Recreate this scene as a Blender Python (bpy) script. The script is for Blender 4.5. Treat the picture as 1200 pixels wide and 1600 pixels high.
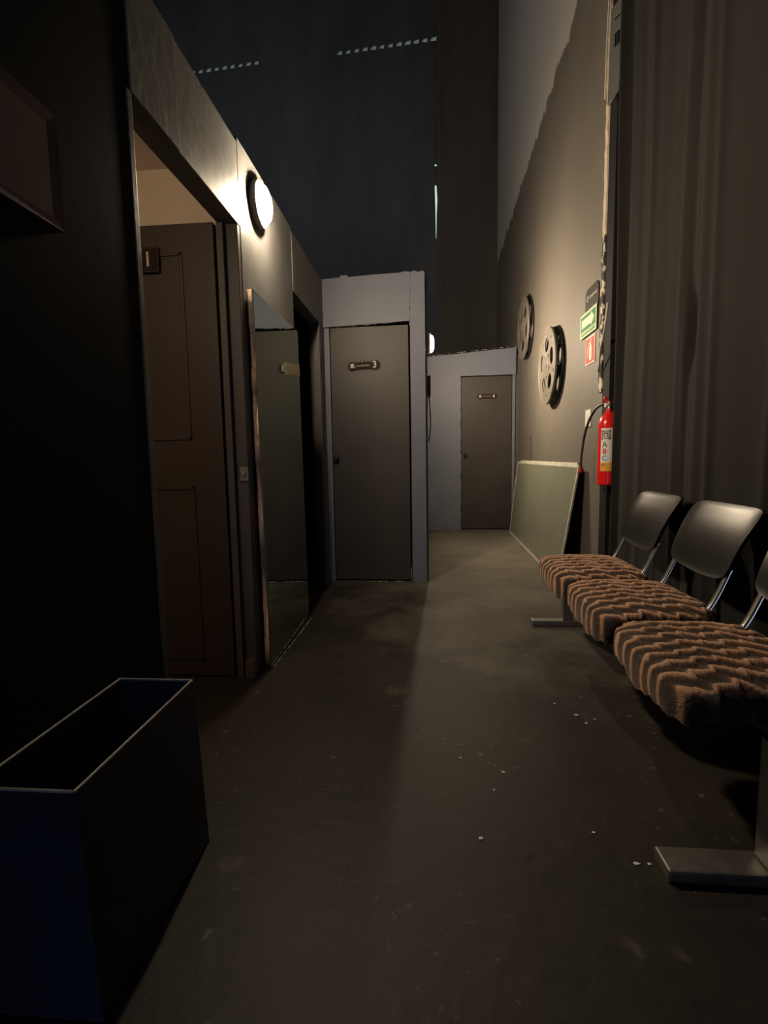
import bpy, bmesh, math, random
from mathutils import Vector, Matrix, noise
random.seed(7)
C = bpy.context.scene
for o in list(bpy.data.objects): bpy.data.objects.remove(o)
PI = math.pi

# ------------------------------------------------------------ camera
cam_d = bpy.data.cameras.new('camera'); cam = bpy.data.objects.new('camera', cam_d)
C.collection.objects.link(cam); C.camera = cam
cam_d.sensor_fit = 'HORIZONTAL'; cam_d.sensor_width = 36.0; cam_d.lens = 36.0 * 800 / 1200
cam_d.clip_start = 0.02; cam_d.clip_end = 100
_pi, _ya, _ro = 0.1068, 0.0871, -0.0171
F = Vector((-math.sin(_ya) * math.cos(_pi), math.cos(_ya) * math.cos(_pi), -math.sin(_pi)))
R = Vector((math.cos(_ya), math.sin(_ya), 0)); U = R.cross(F)
R2 = R * math.cos(_ro) + U * math.sin(_ro); U2 = -R * math.sin(_ro) + U * math.cos(_ro)
M = Matrix((R2, U2, -F)).transposed().to_4x4(); M.translation = Vector((0, 0, 1.0))
cam.matrix_world = M

# ------------------------------------------------------------ world, exposure
w = bpy.data.worlds.new('overcast_sky'); C.world = w; w.use_nodes = True
bg = w.node_tree.nodes['Background']; bg.inputs[0].default_value = (0.68, 0.95, 0.86, 1); bg.inputs[1].default_value = 0.8
C.view_settings.view_transform = 'Standard'; C.view_settings.look = 'None'
C.view_settings.exposure = 0.0; C.view_settings.gamma = 1.0; C.view_settings.use_curve_mapping = False
C.cycles.max_bounces = 8; C.cycles.diffuse_bounces = 4; C.cycles.glossy_bounces = 4
C.cycles.caustics_reflective = False; C.cycles.caustics_refractive = False
C.cycles.sample_clamp_indirect = 4.0

# ------------------------------------------------------------ large lights
LAMP = 690.0          # radiance of the bulkhead lamps
def area(name, loc, target, sx, sy, power, col):
    d = bpy.data.lights.new(name, 'AREA'); d.shape = 'RECTANGLE'; d.size = sx; d.size_y = sy
    d.energy = power; d.color = col
    o = bpy.data.objects.new(name, d); C.collection.objects.link(o); o.location = loc
    o.rotation_euler = (Vector(target) - Vector(loc)).to_track_quat('-Z', 'Y').to_euler()
    return o
area('rear_blue_fill', (-0.35, -2.85, 1.15), (-0.45, 0.8, 0.5), 0.8, 1.8, 9.0, (0.52, 0.66, 1.0))  # blue fill added behind the camera, mainly for the bin front
area('back_wall_fill', (-3.0, 4.0, 7.0), (-2.6, 9.3, 3.5), 3.0, 1.0, 45.0, (0.95, 0.96, 1.0))  # fill added high in the hall to lift the back wall
def bulb(name, loc, power, col, r=0.04):
    d = bpy.data.lights.new(name, 'POINT'); d.energy = power; d.color = col; d.shadow_soft_size = r
    o = bpy.data.objects.new(name, d); C.collection.objects.link(o); o.location = loc; return o
bulb('room_bulb', (-1.06, 0.85, 1.98), 11.0, (1.0, 0.74, 0.5))

# ------------------------------------------------------------ materials
def mat(name, col, rough=0.6, metal=0.0, var=0.0, vscale=4.0, bump=0.0, bscale=60.0, col2=None, emis=None, spec=0.5, stretch=None, rvar=0.0):
    m = bpy.data.materials.new(name); m.use_nodes = True
    nt = m.node_tree; N = nt.nodes; L = nt.links; b = N['Principled BSDF']
    b.inputs['Roughness'].default_value = rough; b.inputs['Metallic'].default_value = metal
    b.inputs['Specular IOR Level'].default_value = spec
    b.inputs['Base Color'].default_value = (*col, 1)
    tc = N.new('ShaderNodeTexCoord'); mp = N.new('ShaderNodeMapping'); L.new(tc.outputs['Object'], mp.inputs[0])
    if stretch: mp.inputs['Scale'].default_value = stretch
    if var > 0 or col2:
        n = N.new('ShaderNodeTexNoise'); n.inputs['Scale'].default_value = vscale; n.inputs['Detail'].default_value = 6
        n.inputs['Roughness'].default_value = 0.62
        L.new(mp.outputs[0], n.inputs['Vector'])
        cr = N.new('ShaderNodeValToRGB'); cr.color_ramp.elements[0].position = 0.3; cr.color_ramp.elements[1].position = 0.72
        c2 = col2 or tuple(min(1, c * (1 + var)) for c in col); c1 = col if col2 else tuple(c * (1 - var) for c in col)
        cr.color_ramp.elements[0].color = (*c1, 1); cr.color_ramp.elements[1].color = (*c2, 1)
        L.new(n.outputs[0], cr.inputs[0]); L.new(cr.outputs[0], b.inputs['Base Color'])
        if rvar > 0:
            mr = N.new('ShaderNodeMapRange'); mr.inputs['To Min'].default_value = rough - rvar; mr.inputs['To Max'].default_value = rough + rvar
            L.new(n.outputs[0], mr.inputs[0]); L.new(mr.outputs[0], b.inputs['Roughness'])
    if bump > 0:
        n2 = N.new('ShaderNodeTexNoise'); n2.inputs['Scale'].default_value = bscale; n2.inputs['Detail'].default_value = 4
        L.new(mp.outputs[0], n2.inputs['Vector'])
        bp = N.new('ShaderNodeBump'); bp.inputs['Strength'].default_value = bump; bp.inputs['Distance'].default_value = 0.01
        L.new(n2.outputs[0], bp.inputs['Height']); L.new(bp.outputs[0], b.inputs['Normal'])
    if emis:
        b.inputs['Emission Color'].default_value = (*emis[0], 1); b.inputs['Emission Strength'].default_value = emis[1]
    return m
def paint_marks(m, col, scale, thresh, amount=1.0, stretch=(1, 1, 1)):
    """scattered marks of another colour on top of whatever the base colour is"""
    nt = m.node_tree; N = nt.nodes; L = nt.links; b = N['Principled BSDF']
    tc = N.new('ShaderNodeTexCoord'); mp = N.new('ShaderNodeMapping'); mp.inputs['Scale'].default_value = stretch
    L.new(tc.outputs['Object'], mp.inputs[0])
    n = N.new('ShaderNodeTexNoise'); n.inputs['Scale'].default_value = scale; n.inputs['Detail'].default_value = 5
    L.new(mp.outputs[0], n.inputs['Vector'])
    cr = N.new('ShaderNodeValToRGB'); cr.color_ramp.elements[0].position = thresh; cr.color_ramp.elements[1].position = thresh + 0.04
    cr.color_ramp.elements[1].color = (amount,) * 3 + (1,)
    L.new(n.outputs[0], cr.inputs[0])
    mx = N.new('ShaderNodeMix'); mx.data_type = 'RGBA'
    src = b.inputs['Base Color']
    if src.links: L.new(src.links[0].from_socket, mx.inputs['A'])
    else: mx.inputs['A'].default_value = src.default_value
    mx.inputs['B'].default_value = (*col, 1); L.new(cr.outputs[0], mx.inputs['Factor']); L.new(mx.outputs['Result'], src)
    return m

M_black = mat('black_wall_paint', (0.013, 0.014, 0.015), 0.8, var=0.2, vscale=2, bump=0.05, bscale=12, spec=0.12)
M_gray = mat('slate_gray_paint', (0.175, 0.172, 0.168), 0.55, var=0.1, vscale=3, bump=0.18, bscale=18)
M_slate = mat('blue_slate_paint', (0.168, 0.182, 0.228), 0.5, var=0.06, vscale=3, bump=0.1, bscale=14)
M_jamb = mat('dark_brown_frame_paint', (0.10, 0.085, 0.075), 0.5, var=0.2, vscale=5, bump=0.1)
M_door = mat('charcoal_door_paint', (0.050, 0.041, 0.034), 0.5, var=0.14, vscale=2.5, bump=0.12, bscale=10, rvar=0.06)
paint_marks(M_door, (0.20, 0.19, 0.17), 5.0, 0.70, 0.3, (1, 1, 3))
M_door1 = mat('brown_door_paint', (0.048, 0.036, 0.029), 0.5, var=0.12, vscale=3, bump=0.08, bscale=12)
M_cream = mat('cream_plaster', (0.78, 0.68, 0.56), 0.8, var=0.05, vscale=3)
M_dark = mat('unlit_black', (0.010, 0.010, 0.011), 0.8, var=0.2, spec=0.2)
M_edge = mat('chipped_white_edge', (0.45, 0.43, 0.38), 0.8, col2=(0.12, 0.12, 0.12), vscale=14)
M_mdf = mat('raw_fibreboard', (0.62, 0.44, 0.31), 0.8, var=0.25, vscale=25, bump=0.4, bscale=90)
M_chrome = mat('chrome', (0.75, 0.73, 0.70), 0.22, metal=1.0, var=0.12, vscale=20)
M_steel = mat('brushed_steel', (0.30, 0.285, 0.26), 0.42, metal=0.85, var=0.25, vscale=18, bump=0.05)
M_blackmetal = mat('black_metal', (0.02, 0.02, 0.02), 0.4, metal=0.3, var=0.2)
M_rubber = mat('black_rubber', (0.02, 0.02, 0.02), 0.45)
M_plastic = mat('black_shell_plastic', (0.016, 0.015, 0.013), 0.29, spec=0.24)
M_white = mat('white_plastic', (0.75, 0.74, 0.68), 0.5)
M_red = mat('red_enamel', (0.72, 0.012, 0.012), 0.25, var=0.04)
M_mirror = mat('tinted_mirror_glass', (0.50, 0.58, 0.53), 0.035, metal=1.0, var=0.05, vscale=3)
M_dustmirror = mat('dusty_mirror_glass', (0.30, 0.31, 0.235), 0.30, metal=0.35, var=0.1, vscale=3, bump=0.02, bscale=8, stretch=(1, 1, .4))
paint_marks(M_dustmirror, (0.5, 0.48, 0.4), 4.5, 0.70, 0.35, (3, 3, 1))
M_alu = mat('pale_frame', (0.70, 0.67, 0.58), 0.6, col2=(0.36, 0.34, 0.28), vscale=20)
M_creamrect = mat('cream_matte', (0.85, 0.78, 0.5), 0.8)
M_darkmark = mat('dark_matte', (0.08, 0.07, 0.05), 0.8)
M_letters = mat('pale_lettering', (0.62, 0.52, 0.45), 0.5)
M_plaque = mat('dark_brown_plaque', (0.018, 0.011, 0.008), 0.65, var=0.2, spec=0.2)
M_goldline = mat('dull_gold_line', (0.05, 0.038, 0.03), 0.6)
M_signgreen = mat('sign_green', (0.02, 0.16, 0.07), 0.7)
M_signpale = mat('sign_pale_green', (0.45, 0.62, 0.34), 0.7)
M_signarrow = mat('sign_pale_cream', (0.66, 0.68, 0.48), 0.7)
M_signred = mat('sign_red', (0.50, 0.03, 0.02), 0.7)
M_signpink = mat('sign_pale_pink', (0.80, 0.52, 0.40), 0.5)
M_orange = mat('label_orange', (0.85, 0.40, 0.05), 0.5)
M_blue = mat('label_blue', (0.05, 0.25, 0.65), 0.5)
M_labelwhite = mat('label_white', (0.80, 0.74, 0.68), 0.5)
M_labelgrey = mat('label_grey', (0.10, 0.10, 0.10), 0.5)
M_reel = mat('worn_silver_paint', (0.17, 0.15, 0.125), 0.5, col2=(0.09, 0.078, 0.065), vscale=7)
M_frame = mat('dark_red_wood', (0.20, 0.11, 0.10), 0.3, var=0.3, vscale=12)
M_mauve = mat('mauve_print', (0.36, 0.23, 0.23), 0.35, var=0.25, vscale=3)
M_bin = mat('dark_blue_gloss_paint', (0.030, 0.036, 0.058), 0.32, var=0.2, vscale=3, bump=0.08, bscale=10)
M_binrim = mat('worn_pale_edge', (0.55, 0.50, 0.42), 0.5, col2=(0.25, 0.23, 0.20), vscale=10)
M_plaster = mat('crumbling_plaster', (0.62, 0.52, 0.40), 0.9, col2=(0.42, 0.34, 0.25), vscale=18, bump=0.8, bscale=40)
M_patch = mat('chipped_plaster', (0.03, 0.028, 0.025), 0.9, var=0.3, bump=0.8, bscale=40)
paint_marks(M_patch, (0.6, 0.52, 0.40), 16.0, 0.52, 1.0)
M_cable = mat('pale_cable', (0.5, 0.46, 0.38), 0.6)
M_roof = mat('dark_corrugated_metal', (0.05, 0.052, 0.056), 0.5, metal=0.2, var=0.25, vscale=2)
M_slotboard = mat('grey_slot_board', (0.36, 0.31, 0.34), 0.8)

# floor: dark sealed concrete with scuffs, pale wear and specks
M_floor = mat('dark_sealed_concrete', (0.016, 0.0135, 0.0118), 0.54, col2=(0.042, 0.034, 0.027), vscale=1.6, spec=0.25, bump=0.25, bscale=22, rvar=0.1)
paint_marks(M_floor, (0.20, 0.18, 0.155), 3.2, 0.66, 0.30)
paint_marks(M_floor, (0.30, 0.28, 0.25), 9.0, 0.70, 0.35)
paint_marks(M_floor, (0.34, 0.32, 0.28), 34.0, 0.745, 0.6)
paint_marks(M_floor, (0.018, 0.016, 0.015), 2.1, 0.62, 0.45, (1.6, .7, 1))

def speckles(m, col, amount):
    # small pale crumbs and scrapes gathered in loose clusters
    nt = m.node_tree; N = nt.nodes; L = nt.links; b = N['Principled BSDF']
    tc = N.new('ShaderNodeTexCoord')
    fac = None
    for sc, lo, hi, dt in ((26.0, .60, .66, 8), (1.7, .47, .60, 3)):
        n = N.new('ShaderNodeTexNoise'); n.inputs['Scale'].default_value = sc; n.inputs['Detail'].default_value = dt; n.inputs['Roughness'].default_value = .7
        L.new(tc.outputs['Object'], n.inputs[0])
        mr = N.new('ShaderNodeMapRange'); mr.inputs['From Min'].default_value = lo; mr.inputs['From Max'].default_value = hi; L.new(n.outputs[0], mr.inputs[0])
        if fac is None: fac = mr.outputs[0]
        else:
            mu = N.new('ShaderNodeMath'); mu.operation = 'MULTIPLY'; L.new(fac, mu.inputs[0]); L.new(mr.outputs[0], mu.inputs[1]); fac = mu.outputs[0]
    m2 = N.new('ShaderNodeMath'); m2.operation = 'MULTIPLY'; L.new(fac, m2.inputs[0]); m2.inputs[1].default_value = amount
    mx = N.new('ShaderNodeMix'); mx.data_type = 'RGBA'; src = b.inputs['Base Color']
    L.new(src.links[0].from_socket, mx.inputs['A']); mx.inputs['B'].default_value = (*col, 1); L.new(m2.outputs[0], mx.inputs['Factor']); L.new(mx.outputs['Result'], src)
speckles(M_floor, (0.30, 0.28, 0.24), 0.5)
def dusty_lit_patch(m, cx, cy, sx, sy, col, amount):
    # ragged floor dust that also carries the far lamp's brightness in its colour
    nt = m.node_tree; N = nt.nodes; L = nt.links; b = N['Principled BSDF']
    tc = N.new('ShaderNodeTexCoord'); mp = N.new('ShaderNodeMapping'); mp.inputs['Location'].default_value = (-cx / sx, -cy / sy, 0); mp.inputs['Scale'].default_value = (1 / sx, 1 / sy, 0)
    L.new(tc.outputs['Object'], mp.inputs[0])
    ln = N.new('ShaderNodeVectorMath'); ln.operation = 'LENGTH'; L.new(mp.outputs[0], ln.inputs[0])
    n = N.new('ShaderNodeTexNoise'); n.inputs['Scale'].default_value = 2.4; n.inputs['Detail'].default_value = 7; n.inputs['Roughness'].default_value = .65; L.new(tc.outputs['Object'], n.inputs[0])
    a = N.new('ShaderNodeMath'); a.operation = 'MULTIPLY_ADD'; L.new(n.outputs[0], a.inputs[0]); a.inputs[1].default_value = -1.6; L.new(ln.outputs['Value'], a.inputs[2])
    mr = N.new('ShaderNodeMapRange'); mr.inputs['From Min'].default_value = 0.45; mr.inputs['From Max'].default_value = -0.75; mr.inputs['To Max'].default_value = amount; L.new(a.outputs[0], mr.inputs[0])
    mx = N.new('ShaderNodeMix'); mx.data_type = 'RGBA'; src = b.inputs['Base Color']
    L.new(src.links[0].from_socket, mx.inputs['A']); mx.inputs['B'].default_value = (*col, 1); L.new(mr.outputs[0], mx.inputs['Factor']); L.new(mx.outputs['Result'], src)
dusty_lit_patch(M_floor, 0.6, 5.3, 1.3, 2.6, (0.23, 0.21, 0.17), 0.85)

# back wall: dark sheets, faint vertical streaks
M_back = mat('dark_back_wall', (0.060, 0.062, 0.068), 0.7, var=0.35, vscale=1.3, stretch=(1.2, 1, .35))
M_backbrown = mat('lamp_brown_sheet', (0.062, 0.050, 0.040), 0.7, var=0.3, vscale=1.5, stretch=(2, 1, .3))  # warm cast of the far lamp painted into these sheets

# right wall: dark paint rolled up to a ragged line, bare pale grey above
M_right = mat('two_tone_wall', (0.130, 0.114, 0.094), 0.62, var=0.10, vscale=1.8, bump=0.15, bscale=14)
def two_tone(m):
    nt = m.node_tree; N = nt.nodes; L = nt.links; b = N['Principled BSDF']
    tc = N.new('ShaderNodeTexCoord'); sp = N.new('ShaderNodeSeparateXYZ'); L.new(tc.outputs['Object'], sp.inputs[0])
    # height of the line falls gently away from the camera
    l = N.new('ShaderNodeMath'); l.operation = 'MULTIPLY_ADD'; L.new(sp.outputs[1], l.inputs[0]); l.inputs[1].default_value = 0.055; L.new(sp.outputs[2], l.inputs[2])
    n = N.new('ShaderNodeTexNoise'); n.noise_dimensions = '1D'; n.inputs['Scale'].default_value = 3.2; n.inputs['Detail'].default_value = 5; n.inputs['Roughness'].default_value = 0.7
    L.new(sp.outputs[1], n.inputs['W'])
    fl = N.new('ShaderNodeMath'); fl.operation = 'MULTIPLY_ADD'; L.new(n.outputs[0], fl.inputs[0]); fl.inputs[1].default_value = 0.34; L.new(l.outputs[0], fl.inputs[2])
    g = N.new('ShaderNodeMath'); g.operation = 'GREATER_THAN'; g.inputs[1].default_value = 4.93; L.new(fl.outputs[0], g.inputs[0])
    n2 = N.new('ShaderNodeTexNoise'); n2.inputs['Scale'].default_value = 0.9; L.new(tc.outputs['Object'], n2.inputs[0])
    cr = N.new('ShaderNodeValToRGB'); cr.color_ramp.elements[0].color = (0.40, 0.37, 0.33, 1); cr.color_ramp.elements[1].color = (0.50, 0.46, 0.41, 1); L.new(n2.outputs[0], cr.inputs[0])
    mx = N.new('ShaderNodeMix'); mx.data_type = 'RGBA'; src = b.inputs['Base Color']
    L.new(src.links[0].from_socket, mx.inputs['A']); L.new(cr.outputs[0], mx.inputs['B']); L.new(g.outputs[0], mx.inputs['Factor']); L.new(mx.outputs['Result'], src)
two_tone(M_right)

# curtain cloth
M_curtain = mat('black_curtain_cloth', (0.013, 0.0112, 0.0098), 0.9, var=0.15, vscale=3, bump=0.2, bscale=200, stretch=(1, 1, .3), spec=0.12)
M_curtain.node_tree.nodes['Principled BSDF'].inputs['Sheen Weight'].default_value = 0.06

# striped fur
def fur():
    m = bpy.data.materials.new('striped_brown_fur'); m.use_nodes = True
    nt = m.node_tree; N = nt.nodes; L = nt.links; b = N['Principled BSDF']
    at = N.new('ShaderNodeAttribute'); at.attribute_name = 'ridge'
    tc = N.new('ShaderNodeTexCoord')
    mp = N.new('ShaderNodeMapping'); mp.inputs['Scale'].default_value = (1, .35, 1); L.new(tc.outputs['Object'], mp.inputs[0])
    n = N.new('ShaderNodeTexNoise'); n.inputs['Scale'].default_value = 130; n.inputs['Detail'].default_value = 4; L.new(mp.outputs[0], n.inputs[0])
    n3 = N.new('ShaderNodeTexNoise'); n3.inputs['Scale'].default_value = 14; n3.inputs['Detail'].default_value = 3; L.new(tc.outputs['Object'], n3.inputs[0])
    a1 = N.new('ShaderNodeMath'); a1.operation = 'MULTIPLY_ADD'; L.new(n.outputs[0], a1.inputs[0]); a1.inputs[1].default_value = 0.55; L.new(at.outputs['Fac'], a1.inputs[2])
    a2 = N.new('ShaderNodeMath'); a2.operation = 'MULTIPLY_ADD'; L.new(n3.outputs[0], a2.inputs[0]); a2.inputs[1].default_value = 0.6; L.new(a1.outputs[0], a2.inputs[2])
    cr = N.new('ShaderNodeValToRGB'); E = cr.color_ramp.elements
    E[0].position = 0.62; E[0].color = (0.018, 0.009, 0.006, 1); E[1].position = 1.42 if False else 1.0; E[1].color = (0.46, 0.26, 0.155, 1)
    e = E.new(0.80); e.color = (0.085, 0.042, 0.025, 1)
    mr = N.new('ShaderNodeMapRange'); mr.inputs['From Min'].default_value = 0; mr.inputs['From Max'].default_value = 1.55
    L.new(a2.outputs[0], mr.inputs[0]); L.new(mr.outputs[0], cr.inputs[0])
    E[0].position = 0.46; e.position = 0.70; E[-1].position = 0.96
    L.new(cr.outputs[0], b.inputs['Base Color'])
    b.inputs['Roughness'].default_value = 0.75; b.inputs['Sheen Weight'].default_value = 0.35; b.inputs['Sheen Tint'].default_value = (0.8, 0.6, 0.45, 1)
    b.inputs['Specular IOR Level'].default_value = 0.25
    bp = N.new('ShaderNodeBump'); bp.inputs['Strength'].default_value = 0.7; bp.inputs['Distance'].default_value = 0.006
    L.new(n.outputs[0], bp.inputs['Height']); L.new(bp.outputs[0], b.inputs['Normal'])
    return m
M_fur = fur()
M_lamp = mat('lit_lamp_glass', (0.9, 0.85, 0.7), 0.4, emis=((1.0, 0.80, 0.56), LAMP))
M_lamp2 = mat('lit_lamp_glass_far', (0.9, 0.85, 0.7), 0.4, emis=((1.0, 0.80, 0.56), LAMP * 1.3))

# ------------------------------------------------------------ helpers
def BM(): return bmesh.new()
def box(bm, x0, x1, y0, y1, z0, z1, bev=0.0):
    b2 = bmesh.new()
    bmesh.ops.create_cube(b2, size=1.0)
    for v in b2.verts:
        v.co = Vector(((x0 + x1) / 2 + v.co.x * (x1 - x0), (y0 + y1) / 2 + v.co.y * (y1 - y0), (z0 + z1) / 2 + v.co.z * (z1 - z0)))
    if bev > 0:
        bmesh.ops.bevel(b2, geom=list(b2.edges), offset=bev, segments=2, profile=0.6, affect='EDGES')
    merge(bm, b2); return bm
def merge(bm, b2, mtx=None):
    if mtx: bmesh.ops.transform(b2, matrix=mtx, verts=b2.verts)
    me = bpy.data.meshes.new('tmp'); b2.to_mesh(me); bm.from_mesh(me); bpy.data.meshes.remove(me); b2.free()
def tube(bm, pts, r, seg=10, caps=True, flat=None):
    """round (or flattened: flat=(ry, rx)) tube along a polyline"""
    pts = [Vector(p) for p in pts]; rings = []
    up = None
    for i, p in enumerate(pts):
        t = ((pts[min(i + 1, len(pts) - 1)] - pts[max(i - 1, 0)])).normalized()
        if up is None:
            up = Vector((0, 1, 0)) if abs(t.y) < 0.9 else Vector((1, 0, 0))
        a = (up - t * up.dot(t)).normalized(); b = t.cross(a); up = a
        rr = r[i] if isinstance(r, (list, tuple)) else r
        ra, rb = (flat if flat else (rr, rr))
        rings.append([bm.verts.new(p + a * math.cos(2 * PI * k / seg) * ra + b * math.sin(2 * PI * k / seg) * rb) for k in range(seg)])
    for i in range(len(rings) - 1):
        for k in range(seg):
            bm.faces.new((rings[i][k], rings[i][(k + 1) % seg], rings[i + 1][(k + 1) % seg], rings[i + 1][k]))
    if caps:
        bm.faces.new(rings[0][::-1]); bm.faces.new(rings[-1])
    return bm
def lathe(bm, prof, center, axis='Z', seg=40):
    """prof: list of (r, h) revolved about axis through center"""
    rings = []
    c = Vector(center)
    for r, h in prof:
        ring = []
        for k in range(seg):
            a = 2 * PI * k / seg; u, v = r * math.cos(a), r * math.sin(a)
            p = {'Z': Vector((u, v, h)), 'X': Vector((h, u, v)), 'Y': Vector((v, h, u))}[axis]
            ring.append(bm.verts.new(c + p))
        rings.append(ring)
    for i in range(len(rings) - 1):
        for k in range(seg):
            bm.faces.new((rings[i][k], rings[i][(k + 1) % seg], rings[i + 1][(k + 1) % seg], rings[i + 1][k]))
    if prof[0][0] > 1e-5: bm.faces.new(rings[0][::-1])
    if prof[-1][0] > 1e-5: bm.faces.new(rings[-1])
    bmesh.ops.remove_doubles(bm, verts=bm.verts, dist=1e-6)
    return bm
def wloc(o):
    p = Vector((0, 0, 0))
    while o: p += o.location; o = o.parent
    return p
def obj(name, bm, m, parent=None, smooth=False, loc=None):
    """links a bmesh drawn in world coordinates; the origin goes to loc"""
    bmesh.ops.recalc_face_normals(bm, faces=bm.faces)
    base = wloc(parent)
    off = Vector(loc) - base if loc is not None else Vector((0, 0, 0))
    bmesh.ops.translate(bm, vec=-(base + off), verts=bm.verts)
    me = bpy.data.meshes.new(name); bm.to_mesh(me); bm.free()
    o = bpy.data.objects.new(name, me); C.collection.objects.link(o)
    me.materials.append(m)
    if smooth:
        for p in me.polygons: p.use_smooth = True
        if smooth != 'all':
            md = o.modifiers.new('es', 'EDGE_SPLIT'); md.split_angle = math.radians(smooth if smooth is not True else 40)
    if parent: o.parent = parent
    o.location = off
    return o
def thing(name, label, cat, loc, group=None):
    o = bpy.data.objects.new(name, None); C.collection.objects.link(o); o.location = loc; o.empty_display_size = 0.05
    o['label'] = label; o['category'] = cat
    if group: o['group'] = group
    return o
def tag(o, label, cat, group=None):
    o['label'] = label; o['category'] = cat
    if group: o['group'] = group
    return o
def struct(name, bm, m, label=None, cat=None, smooth=False):
    o = obj(name, bm, m, smooth=smooth); o['kind'] = 'structure'
    if label: o['label'] = label
    if cat: o['category'] = cat
    return o
def curve_plate(outer, holes, thick):
    """a flat plate with holes, in the local XY plane, centred on z=0 -> bmesh"""
    cu = bpy.data.curves.new('c', 'CURVE'); cu.dimensions = '2D'; cu.fill_mode = 'BOTH'; cu.extrude = thick / 2
    for poly in [outer] + holes:
        s = cu.splines.new('POLY'); s.points.add(len(poly) - 1); s.use_cyclic_u = True
        for i, (x, y) in enumerate(poly): s.points[i].co = (x, y, 0, 1)
    o = bpy.data.objects.new('c', cu); C.collection.objects.link(o)
    dg = bpy.context.evaluated_depsgraph_get(); me = bpy.data.meshes.new_from_object(o.evaluated_get(dg))
    bm = bmesh.new(); bm.from_mesh(me); bpy.data.meshes.remove(me); bpy.data.objects.remove(o); bpy.data.curves.remove(cu)
    bmesh.ops.remove_doubles(bm, verts=bm.verts, dist=1e-5)
    return bm
def text(s, size, thick=0.001, bold=0.0):
    cu = bpy.data.curves.new('t', 'FONT'); cu.body = s; cu.size = size; cu.extrude = thick / 2; cu.align_x = 'CENTER'; cu.align_y = 'CENTER'; cu.offset = bold
    cu.resolution_u = 3
    o = bpy.data.objects.new('t', cu); C.collection.objects.link(o)
    dg = bpy.context.evaluated_depsgraph_get(); me = bpy.data.meshes.new_from_object(o.evaluated_get(dg))
    bm = bmesh.new(); bm.from_mesh(me); bpy.data.meshes.remove(me); bpy.data.objects.remove(o); bpy.data.curves.remove(cu)
    return bm
def facing(o_, xdir, ydir):
    """matrix taking local x,y,z to the given world frame at o_"""
    X = Vector(xdir); Y = Vector(ydir); Z = X.cross(Y)
    m = Matrix((X, Y, Z)).transposed().to_4x4(); m.translation = Vector(o_); return m
def circle(cx, cy, r, n=28): return [(cx + r * math.cos(2 * PI * k / n), cy + r * math.sin(2 * PI * k / n)) for k in range(n)]
def rrect(w, h, r, n=6, cx=0, cy=0):
    p = []
    for sx, sy, a0 in ((1, 1, 0), (-1, 1, 90), (-1, -1, 180), (1, -1, 270)):
        for k in range(n + 1):
            a = math.radians(a0 + 90 * k / n); p.append((cx + sx * (w / 2 - r) + r * math.cos(a), cy + sy * (h / 2 - r) + r * math.sin(a)))
    return p
def placed(bm, mtx): bmesh.ops.transform(bm, matrix=mtx, verts=bm.verts); return bm

# ------------------------------------------------------------ the hall
LW = -0.80; RW = 1.20; BK = 9.30
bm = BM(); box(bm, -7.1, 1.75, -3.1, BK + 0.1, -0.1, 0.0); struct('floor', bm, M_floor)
# back wall with daylight slots under the roof and a crack
holes = []
for x0, x1, z0, z1, n in ((-4.0, -2.87, 7.66, 7.73, 9), (-1.43, 0.14, 7.77, 7.86, 12)):
    for k in range(n):
        t = k / (n - 1); cx = x0 + (x1 - x0) * t; cz = z0 + (z1 - z0) * t; s = random.uniform(1.0, 1.3)
        holes.append([(cx - .050 * s, cz - .03), (cx + .035 * s, cz - .035), (cx + .045 * s, cz + .028 * s), (cx - .012 * s, cz + .018 * s)])
holes.append(circle(0.168, 5.90, 0.020, 10))
holes.append([(0.150, 5.58), (0.158, 5.2), (0.165, 4.70), (0.172, 4.75), (0.180, 5.1), (0.192, 5.35), (0.180, 5.58)])
bm = curve_plate([(-7.1, 0), (RW + 0.1, 0), (RW + 0.1, 9.60), (-7.1, 9.15)], holes, 0.02)
placed(bm, Matrix.Translation((0, BK, 0)) @ Matrix.Rotation(PI / 2, 4, 'X')); struct('wall_back', bm, M_back)
bm = BM(); box(bm, 0.27, 1.2, BK - 0.045, BK - 0.01, 0, 9.4); box(bm, .20, .27, BK - .06, BK - .01, 0, 9.4)
struct('wall_back.001', bm, M_backbrown)
bm = BM(); box(bm, -7, 1.4, BK + 1.6, BK + 1.7, 7.5, 9.9); struct('trim_slot_board', bm, M_slotboard)  # grey board added outside to tone down the sky behind the slots
# right wall, then the recess the curtain hangs in
bm = BM(); box(bm, RW, RW + 0.1, 3.70, BK, 0, 9.5); struct('wall_right', bm, M_right)
bm = BM(); box(bm, 1.62, 1.75, -3.1, 3.80, 0, 9.5); struct('wall_right.001', bm, M_dark)
bm = BM(); box(bm, -7.1, -7.0, -3.1, BK, 0, 9.4); struct('wall_left_far', bm, M_back)
bm = BM(); box(bm, -7.1, -0.8, -3.1, -3.0, 0, 9.4); box(bm, 0.05, 1.7, -3.1, -3.0, 0, 9.4); box(bm, -0.8, 0.05, -3.1, -3.0, 2.1, 9.4)
box(bm, -.8, .05, -3.1, -3.05, 0, 2.1)
struct('wall_front', bm, M_dark)
# corrugated roof, sloping like the row of slots
bm = BM(); n = 420; rows = []
for yy in (-3.2, BK + 0.03):
    rows.append([bm.verts.new((-7.2 + 8.95 * k / n, yy, 9.10 + 0.047 * (8.95 * k / n) + 0.02 * math.sin(2 * PI * (8.95 * k / n) / 0.13))) for k in range(n + 1)])
for k in range(n): bm.faces.new((rows[0][k], rows[0][k + 1], rows[1][k + 1], rows[1][k]))
struct('ceiling', bm, M_roof)

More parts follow.
